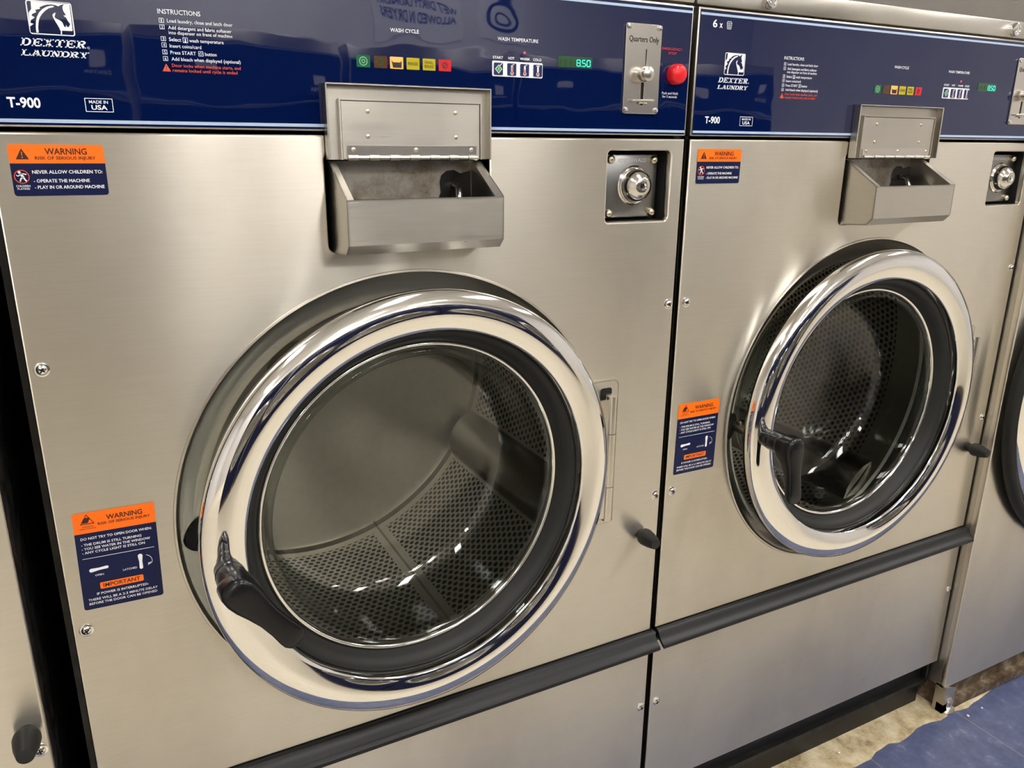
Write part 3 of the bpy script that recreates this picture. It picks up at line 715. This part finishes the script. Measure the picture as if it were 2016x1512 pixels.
    T(w, 'OPEN', .0320, .0403, -.4632, .0021, .006); T(w, 'LATCHED', .0593, .0733, -.4630, .0022, .006)
    for i in range(10):
        a0, a1 = math.radians(80-9.5*i), math.radians(80-9.5*(i+1)); c_ = (.0822, -.4560)
        strip(w, (c_[0]+.0070*math.cos(a0), c_[1]+.0080*math.sin(a0)), (c_[0]+.0070*math.cos(a1), c_[1]+.0080*math.sin(a1)), .0005, yl)
    flat(w, [(.0842, -.4612), (.0880, -.4592), (.0896, -.4572), (.0870, -.4580)], yl); flat(w, [(.0845, -.4612), (.0848, -.4580), (.0896, -.4572)], yl)
    flat(og, rrect(.0354, .0786, -.4788, -.4710, .0014, 3), yl); kk = B(); text(kk, 'IMPORTANT', .0385, .0752, -.4770, .0044, yl-.0002, .018)
    T(w, 'IF POWER IS INTERRUPTED:', .0313, .0828, -.4860, .0027, .010); T(w, 'THERE WILL BE A 2-3 MINUTE DELAY', .0224, .0918, -.4920, .0027, .010); T(w, 'BEFORE THE DOOR CAN BE OPENED', .0228, .0910, -.4968, .0027, .010)
    b, m = multi([(k, M['maroon_ink']), (kk, M['maroon_ink']), (w, M['white_ink']), (og, M['orange'])]); obj('sticker_lettering', b, m, st, org=(cxs, ys, czs), smooth=0)
    # tub front and drum
    bm = B(); lathe(bm, [(.256, .026), (.262, .036), (.285, .050), (.296, .060), (.298, .078), (.302, .084), (.376, .086)], CX, CZ, 96)
    obj('tub_collar', fix(bm), M['rubber'], R, org=(CX, 0, CZ), label='black rubber collar behind the door')
    bm = B(); lathe(bm, [(.299, .092), (.303, .087), (.36, .088), (.370, .098), (.370, .584), (.364, .592), (.20, .592), (.19, .588), (.07, .588), (.06, .580), (0, .580)], CX, CZ, 128)
    bmesh.ops.reverse_faces(bm, faces=bm.faces[:])
    dr = obj('drum', bm, M['drum'], R, org=(CX, 0, CZ), label='perforated stainless drum')
    at = dr.data.attributes.new('rest', 'FLOAT_VECTOR', 'POINT'); at.data.foreach_set('vector', [c for v_ in dr.data.vertices for c in v_.co])
    for k in range(3):
        a = math.radians(-27+120*k); bm = B(); pr = []
        for yy, hh in ((.16, .02), (.20, .036), (.54, .036), (.575, .030)):
            row = []
            for du, f in ((-.052, 0), (-.030, .75), (-.008, 1), (.008, 1), (.030, .75), (.052, 0)):
                r = math.sqrt(max(.370**2-du*du, 0))-hh*f; row.append(bm.verts.new((CX+r*math.cos(a)-du*math.sin(a), yy, CZ+r*math.sin(a)+du*math.cos(a))))
            pr.append(row)
        for r0, r1 in zip(pr, pr[1:]):
            for i in range(5): bm.faces.new((r0[i], r0[i+1], r1[i+1], r1[i]))
        bm.faces.new(pr[0]); bm.faces.new(pr[-1])
        obj('lifter', fix(bm), M['steel_plain'], dr, org=(CX, 0, CZ), smooth=40)
    # door: chrome ring turning on its hinge
    org = (HX, HY, CZ)
    prof = [(.2665, -.0200), (.2705, -.0204), (.2713, -.0218), (.2717, -.0362), (.2706, -.0380), (.2680, -.0400), (.2645, -.0420), (.2600, -.0438), (.2550, -.0450), (.2500, -.0457), (.2450, -.0460), (.2432, -.0458), (.2395, -.0449), (.2350, -.0434), (.2305, -.0417), (.2265, -.0399), (.2250, -.0388), (.2243, -.0370), (.2240, -.0200)]
    bm = B(); lathe(bm, prof, CX, CZ, 192); dd = obj('door', fix(bm), M['chrome'], R, org=org, smooth=50, label='round door with chrome ring')
    bm = B(); lathe(bm, [(.2245, -.0190), (.2240, -.0235), (.2225, -.0250), (.2190, -.0245), (.2140, -.0205), (.2095, -.0135), (.2062, -.0060), (.2045, -.0030), (.2030, .000), (.2030, .010), (.224, .012)], CX, CZ, 160)
    obj('window_gasket', fix(bm), M['rubber'], dd, org=org, smooth=60, label='black rubber ring between chrome and glass')
    bm = B(); lathe(bm, [(.2050, -.003), (.2040, -.0062), (.2018, -.0070), (.1998, -.0058), (.1985, -.0030), (.1985, .006), (.2050, .006)], CX, CZ, 160)
    obj('window_rim', fix(bm), M['chrome_plain'], dd, org=org, smooth=60, label='thin bright rim around the glass')
    go = [(.1984, -.004), (.1965, -.0084), (.1930, -.0100), (.1895, -.0085), (.1870, -.0030), (.1858, .012), (.1845, .055), (.1815, .080), (.1740, .096), (.1600, .104), (.11, .112), (.05, .116), (0, .117)]
    gi = [(.0, .123), (.05, .122), (.11, .118), (.162, .110), (.178, .100), (.187, .082), (.1900, .055), (.1925, .012), (.1984, .004)]
    bm = B(); lathe(bm, go+gi, CX, CZ, 160); fix(bm)
    for f in bm.faces:
        c_ = f.calc_center_median(); f.material_index = 1 if .0 < c_.y < .094 and math.hypot(c_.x-CX, c_.z-CZ) > .176 else 0
    obj('window_glass', bm, [M['glass'], M['glass_wall']], dd, org=org, smooth=60, label='clear bowl shaped door glass')
    # handle: hub + lever about its pivot
    px, pz = .1535, -.4425
    bm = B()
    lathe(bm, [(.0125, -.030), (.0140, -.050), (.0150, -.0560), (.0155, -.0580), (.0150, -.0600), (.0158, -.0620), (.0165, -.082), (.0160, -.095)], px, pz, 32)
    secs = []
    for sdist, hw, yf, yb in ((-.0185, .007, -.1035, -.090), (-.0160, .0120, -.1070, -.082), (-.0105, .0162, -.1092, -.074), (0, .0182, -.1098, -.073), (.0105, .0176, -.1102, -.078), (.024, .0146, -.1110, -.089), (.040, .0122, -.1128, -.096), (.056, .0122, -.1150, -.101), (.068, .0134, -.1166, -.1035), (.0755, .0134, -.1172, -.1055), (.0815, .0108, -.1166, -.107), (.0845, .0060, -.1150, -.109)):
        ring = []; ym = (yf+yb)/2; hy = (yb-yf)/2
        for i in range(24):
            a = 2*PI*i/24; c, s = math.cos(a), math.sin(a); e_ = .42
            ring.append(bm.verts.new((px+hw*math.copysign(abs(c)**e_, c), ym+hy*math.copysign(abs(s)**e_, s), pz-sdist)))
        secs.append(ring)
    for r0, r1 in zip(secs, secs[1:]):
        for i in range(24): j = (i+1) % 24; bm.faces.new((r0[i], r0[j], r1[j], r1[i]))
    bm.faces.new(secs[0]); bm.faces.new(secs[-1])
    obj('handle', fix(bm), M['plastic'], dd, org=(px, HY, pz), smooth=50, label='black plastic lever handle')
    # hinge
    a = B(); plate(a, rrect(.660, .7150, -.5530, -.3250, .010, 5), -.0012, .001); bmesh.ops.bevel(a, geom=[e_ for e_ in a.edges if abs(e_.verts[0].co.y-e_.verts[1].co.y) < 1e-6 and e_.verts[0].co.y < 0], offset=.0009, segments=2, affect='EDGES')
    k = B(); flat(k, rrect(.6815, .7010, -.3560, -.3380, .004, 4), -.0015)
    g = B()
    for zt, zb in ((-.3440, -.3990), (-.3998, -.4800), (-.4808, -.5340)):
        tube(g, (HX, HY, zb), (HX, HY, zt), .0086, n=28)
    box(g, .668, HX-.002, -.0225, -.0190, -.530, -.348)
    e = B(); ringplate(e, rrect(.6625, .7125, -.5505, -.3275, .009, 5), rrect(.6635, .7115, -.5495, -.3285, .0085, 5), -.0016)
    b, m = multi([(fix(a), M['steel']), (k, M['black_hole']), (fix(g), M['steel_plain']), (e, M['steel_plain'])]); obj('door_hinge', b, m, R, label='steel barrel hinge right of the door')
    # latch hole and bolt
    bm = B(); lathe(bm, [(.0215, .0), (0, .0)], .1470, -.4465, 32)
    for vv in bm.verts: vv.co.y = .0060+(vv.co.x-.1255)*.62+abs(vv.co.z+.4465)*.12
    lh = obj('latch_hole', fix(bm), M['black_hole'], R, label='dark round latch hole beside the door')
    bm = B(); tube(bm, (.1500, -.018, -.4450), (.1500, .040, -.4450), .0075, n=20)
    lb = obj('latch_bolt', fix(bm), M['brass'], R, org=(.15, 0, -.445), label='steel latch bolt')
    bm = B(); tube(bm, (.150, .004, -.4385), (.150, .004, -.4310), .0052, n=6); obj('bolt_head', fix(bm), M['screw'], lb, org=(.148, 0, -.433), smooth=0)
    # bumper
    bm = B(); lathe(bm, [(.0085, .001), (.0090, -.004), (.0125, -.008), (.0132, -.013), (.0115, -.026), (.0088, -.036), (.0080, -.0385), (.0060, -.0392), (0, -.0392)], .7690, -.5850, 28)
    bp = obj('bumper', fix(bm), M['rubber'], R, org=(.769, 0, -.585), smooth=50, label='black rubber door bumper')
    return R

def kids(o): return [c for c in o.children]
def dup(o, parent=None):
    c = o.copy(); COL.objects.link(c); c.parent = parent
    if parent is not None: c.matrix_parent_inverse = o.matrix_parent_inverse.copy()
    for ch in kids(o): dup(ch, c)
    return c
def part(root, base):
    return [c for c in root.children if c.name.split('.')[0] == base]
def pose(root, door, handle, drum, st1=None, st2=None):
    d = part(root, 'door')[0]; d.rotation_euler.z = door
    part(d, 'handle')[0].rotation_euler.y = handle
    if drum:                                            # turn the drum's mesh itself, keeping its hole pattern with it
        d = part(root, 'drum')[0]; R_ = Matrix.Rotation(drum, 4, 'Y')
        for o in [d]+kids(d): o.data = o.data.copy(); o.data.transform(R_)
    s = sorted(part(root, 'warning_sticker'), key=lambda o: -o.location.z)
    for o, v_ in zip(s, (st1, st2)):
        if v_: o.location.x = v_[0]; o.location.z = v_[1]+H; o.rotation_euler.y = v_[2]
def drop(o):
    for c in kids(o): drop(c)
    bpy.data.objects.remove(o)

GRP = 'front-loading washing machines in the row'
w1 = build_washer()
w2 = dup(w1); w0 = dup(w1)
w2.location = (PITCH, 0, 0); w0.location = (-PITCH-.0225, -.066, 0)
tag(w1, 'stainless front-load washer with navy panel, its door handle slanting, nearest and largest', 'washing machine', GRP)
tag(w2, 'stainless front-load washer with 6 x basket mark and handle pointing straight down', 'washing machine', GRP)
tag(w0, 'washer at far left edge, only a steel corner and black bumper showing', 'washing machine', GRP)
pose(w1, .075, math.radians(-38), 0, (.0564, -.0359, math.radians(.2)), (.0572, -.4440, math.radians(1.3)))
pose(w2, .004, 0, math.radians(18), (.0551, -.0373, math.radians(.2)), (.0551, -.4408, math.radians(.5)))
pose(w0, .0, 0, 0)
drop(part(w1, 'latch_bolt')[0])
part(w0, 'bumper')[0].location.x += .016
for o in part(part(w0, 'front_panel')[0], 'screw'):
    if o.location.x > .5 and o.location.z < -.4+H: o.location.x += .0005; o.location.z -= .086

# ------------------------------------------------------------------ taller machine at the right edge (and the row across the aisle)
def build_big(nm='large_washing_machine', face='steel'):
    R = empty(nm, (0, 0, 0)); W = .80; cx, cz, rr = .386, -.487, .373
    bm = B(); 
    for a in ((0, .004, .012, .9, -1.155, .40), (W-.004, W, .012, .9, -1.155, .40), (0, W, .896, .9, -1.155, .40), (0, W, .012, .9, .396, .40)): box(bm, *a)
    obj('cabinet', bm, M['steel_box'], R, label='plain stainless side')
    bm = curve_plate([[(0, -1.155), (W, -1.155), (W, .12), (0, .12)], circ(cx, cz, rr-.012, 96)], 0, .014, .003)
    obj('front_panel', bm, M[face], R, smooth=28, planar=True)
    a = B(); bevbox(a, 0, W, .0, .02, .125, .40, .003); k = B(); box(k, .006, W-.006, -.0006, .001, .132, .345); s = B(); flat(s, [(.006, .136), (W-.006, .136), (W-.006, .140), (.006, .140)], -.0009); flat(s, [(.006, .336), (W-.006, .336), (W-.006, .340), (.006, .340)], -.0009)
    lt = B(); text(lt, 'DEXTER', .05, .14, .20, .012, -.0009, .02); flat(lt, rrect(.07, .12, .225, .27, .004), -.0009); flat(lt, rrect(.50, .58, .22, .25, .004), -.0009)
    b, m = multi([(a, M['steel_box']), (fix(k), M['blue']), (s, M['stripe']), (lt, M['white_ink'])]); obj('control_panel', b, m, R)
    bm = B(); lathe(bm, [(rr-.013, .010), (rr, -.002), (rr+.003, -.012), (rr, -.022), (rr-.008, -.026), (rr-.014, -.022), (rr-.018, -.010)], cx, cz, 128); g = fix(bm)
    dg = obj('door', B_ring(cx, cz, rr), M['chrome'], R, org=(cx, 0, cz), label='large round door')
    obj('door_gasket', g, M['rubber'], dg, org=(cx, 0, cz), smooth=60, label='thick black gasket around the large door')
    bm = B(); lathe(bm, [(.30, -.010), (.285, .0), (.25, .05), (.15, .09), (0, .10), (0, .104), (.15, .094), (.256, .052), (.292, .002)], cx, cz, 96)
    obj('window_glass', fix(bm), M['glass'], dg, org=(cx, 0, cz), smooth=60)
    bm = B(); lathe(bm, [(.31, .02), (.36, .12), (.36, .5), (0, .5)], cx, cz, 64); bmesh.ops.reverse_faces(bm, faces=bm.faces[:]); obj('drum', bm, M['steel_plain'], R, org=(cx, 0, cz))
    bm = B(); box(bm, .01, W-.01, .012, .7, -1.222, -1.150); box(bm, .0, W, -.004, .012, -1.218, -1.196)
    obj('base_frame', bm, M['rust'], R, label='rusty steel base under the tall machine')
    bm = B(); plate(bm, [(.0, -1.222), (.036, -1.222), (.036, -1.16), (.0, -1.15)], -.004, .02); obj('corner_post', fix(bm), M['steel_box'], R)
    return R
def B_ring(cx, cz, rr):
    bm = B(); lathe(bm, [(rr-.016, -.004), (rr-.022, -.022), (rr-.034, -.034), (rr-.050, -.040), (rr-.064, -.036), (rr-.072, -.024), (.298, -.010), (.296, .01)], cx, cz, 128); return fix(bm)
w3 = build_big(); w3.location = (2*PITCH-.0040, -.0245, 0)
tag(w3, 'tall washer at the right edge, steel side and black door gasket showing', 'washing machine')
d0 = build_big('tumble_dryer', 'navy')
for i in range(5):
    c = dup(d0) if i else d0; c.rotation_euler.z = PI; c.location = (3.6-i*.83, -2.65, 0)
    tag(c, 'navy dryer in the row across the aisle, seen only as a reflection', 'dryer', 'navy dryers across the aisle')

# anchor bolt on the floor by the tall machine, chips on the concrete
bm = B(); lathe2 = [(0, .0, .017), (.004, .0, .017), (.005, .0, .010), (.020, 0, .010), (.021, 0, .008)]
tube(bm, (0, 0, 0), (0, 0, .004), .017, n=24); tube(bm, (0, 0, .004), (0, 0, .030), .0085, n=20); tube(bm, (0, 0, .030), (0, 0, .034), .0085, .006, n=20)
ab = obj('anchor_bolt', fix(bm), M['screw'], None, dz=0); ab.location = (1.640, -.022, .006); ab.rotation_euler = (.25, -.2, 0)
tag(ab, 'short metal anchor bolt standing at the foot of the tall washer', 'bolt')
for i, (x, y_, s) in enumerate(((1.312, -.0092, .0042), (1.66, -.062, .0035), (1.712, -.0600, .003))):
    bm = B(); bmesh.ops.create_icosphere(bm, subdivisions=1, radius=s)
    for vv in bm.verts: vv.co *= random.uniform(.75, 1.15); vv.co.z *= .6
    c = obj('white_chip', bm, M['chip'], None, dz=0, smooth=0); c.location = (x, y_, .0065+s*.3)
    tag(c, ('white chip lying on the concrete strip near the bottom edge', 'tiny white chip at the broken tile edge by the anchor bolt', 'tiny white chip under the tall washer corner')[i], 'debris')

# ------------------------------------------------------------------ the room
def st(name, bm, mat, **k):
    o = obj(name, bm, mat, None, dz=0, smooth=0, **k); o['kind'] = 'structure'; return o
XA, XB, YA, YB, ZC = -3.2, 5.6, -5.0, 1.05, 2.75
bm = B(); box(bm, XA, XB, YA, YB, -.05, 0); st('floor', bm, M['floor'])
bm = B(); box(bm, XA, XB, YA, YB, ZC, ZC+.05); st('ceiling', bm, M['ceiling'])
bm = B(); box(bm, XA, XB, YB, YB+.05, 0, ZC); st('wall_back', bm, M['wall'])
bm = B(); box(bm, XA, XB, YA-.05, YA, 0, ZC); st('wall_front', bm, M['wall'])
bm = B(); box(bm, XA-.05, XA, YA, YB, 0, ZC); st('wall_left', bm, M['wall'])
bm = B(); box(bm, XB, XB+.05, YA, YB, 0, ZC); st('wall_right', bm, M['wall'])
# broken concrete edge where the tiles stop short of the machines
bm = B(); n = 170; rows = []
for i in range(n+1):
    x = -1.6+i*(4.0/n)
    e = -.040+.007*math.sin(x*9)+random.uniform(-.0065, .0065)
    if x > 1.585: e = max(e, -.052+(x-1.585)*.13); e = min(e, -.012)
    zt = .004+random.uniform(-.001, .001)
    rows.append([bm.verts.new((x, e-.003, .0005)), bm.verts.new((x, e, zt)), bm.verts.new((x, -.02+random.uniform(-.004, .004), zt+random.uniform(0, .002))), bm.verts.new((x, .03, .006)), bm.verts.new((x, .20, .006))])
for a, b in zip(rows, rows[1:]):
    for k in range(4): bm.faces.new((a[k], b[k], b[k+1], a[k+1]))
st('trim_1', fix(bm), M['concrete'])

# paper notice on the back wall, signs on the wall opposite
bm = B(); box(bm, .0, .30, -.002, 0, -.0, .40); k = B(); text(k, 'NO', .17, .26, .012, .05, -.0024, .02)
b, m = multi([(fix(bm), M['paper']), (k, M['red_ink'])])
o = obj('wall_notice', b, m, None, dz=0, smooth=0); o.location = (2.02, 1.049, 1.512); tag(o, 'pale paper notice with red letters on the white wall above the machines', 'notice')

def sign(name, w_, h_, draw, loc, label):
    bm = B(); box(bm, 0, w_, 0, .004, 0, h_); r = B(); d = B(); draw(r, d)
    b, m = multi([(fix(bm), M['sign']), (d, M['paint_navy']), (r, M['red_ink'])])
    o = obj(name, b, m, None, dz=0, smooth=0); o.rotation_euler.z = PI; o.location = loc; tag(o, label, 'sign')
def s1(r, d):
    text(r, 'NO', .22, .42, .34, .11, -.001, .02); text(d, 'WET DIRTY LAUNDRY', .04, .60, .19, .075, -.001, .02); text(d, 'ALLOWED IN DRYERS', .06, .58, .07, .075, -.001, .02)
def s2(r, d):
    ringplate(d, circ(.2, .22, .14, 40), circ(.2, .22, .11, 40), -.001); ringplate(d, circ(.2, .2, .07, 30), circ(.2, .2, .05, 30), -.001); text(r, 'NO SHOES', .06, .34, .40, .06, -.001, .02)
sign('wall_sign', .64, .50, s1, (2.70, YA+.006, 1.93), 'white sign about wet laundry on the wall across the aisle')
sign('wall_sign', .40, .50, s2, (3.25, YA+.006, 1.93), 'white sign with a round mark on the wall across the aisle')

# ceiling light fixtures (an emitting diffuser in a white tray)
k = 0
for x, y_ in ((.72, -4.0), (1.36, -4.0), (1.0, -1.25), (2.6, -1.25), (2.75, -4.0), (4.2, -1.25), (-.7, -1.25), (-1.4, -4.0)):  # near row is added to brighten the floor and lower panels
    bm = B(); a = B()
    far = y_ < -2; hw = .10 if far else .14
    bevbox(bm, -hw-.03, hw+.03, -.62, .62, ZC-.055, ZC-.002, .01)
    R = empty('ceiling_light', (x, y_, 0)); tag(R, 'long white fluorescent ceiling fixture over the aisle', 'ceiling light', 'fluorescent ceiling lights')
    obj('tray', bm, M['wall'], R, dz=0)
    box(a, -hw, hw, -.59, .59, ZC-.072, ZC-.056); obj('diffuser', fix(a), M['tube_light_far' if far else 'tube_light'], R, dz=0, smooth=0)

# ------------------------------------------------------------------ camera and view
w = bpy.data.worlds.new('World'); sc.world = w; w.use_nodes = True
w.node_tree.nodes['Background'].inputs[0].default_value = (.9, .93, 1, 1); w.node_tree.nodes['Background'].inputs[1].default_value = .12
cam = bpy.data.cameras.new('Camera'); co = bpy.data.objects.new('Camera', cam); COL.objects.link(co)
cam.sensor_width = 36; cam.lens = 36*1564.585/2016; cam.clip_start = .02
a, b, c = .48650787, -.29849776, .00981794
fw = Vector((math.sin(a)*math.cos(b), math.cos(a)*math.cos(b), math.sin(b)))
ri = Vector((math.cos(a), -math.sin(a), 0)); up = ri.cross(fw)
r2 = math.cos(c)*ri+math.sin(c)*up; u2 = -math.sin(c)*ri+math.cos(c)*up
m = Matrix((r2, u2, -fw)).transposed().to_4x4(); m.translation = Vector((.0733018, -.8851131, -.0040795+H))
co.matrix_world = m
sc.camera = co
sc.view_settings.view_transform = 'Standard'; sc.view_settings.look = 'None'; sc.view_settings.gamma = 1
sc.view_settings.use_curve_mapping = False
sc.view_settings.exposure = 0.12
sc.cycles.max_bounces = 10; sc.cycles.transparent_max_bounces = 16
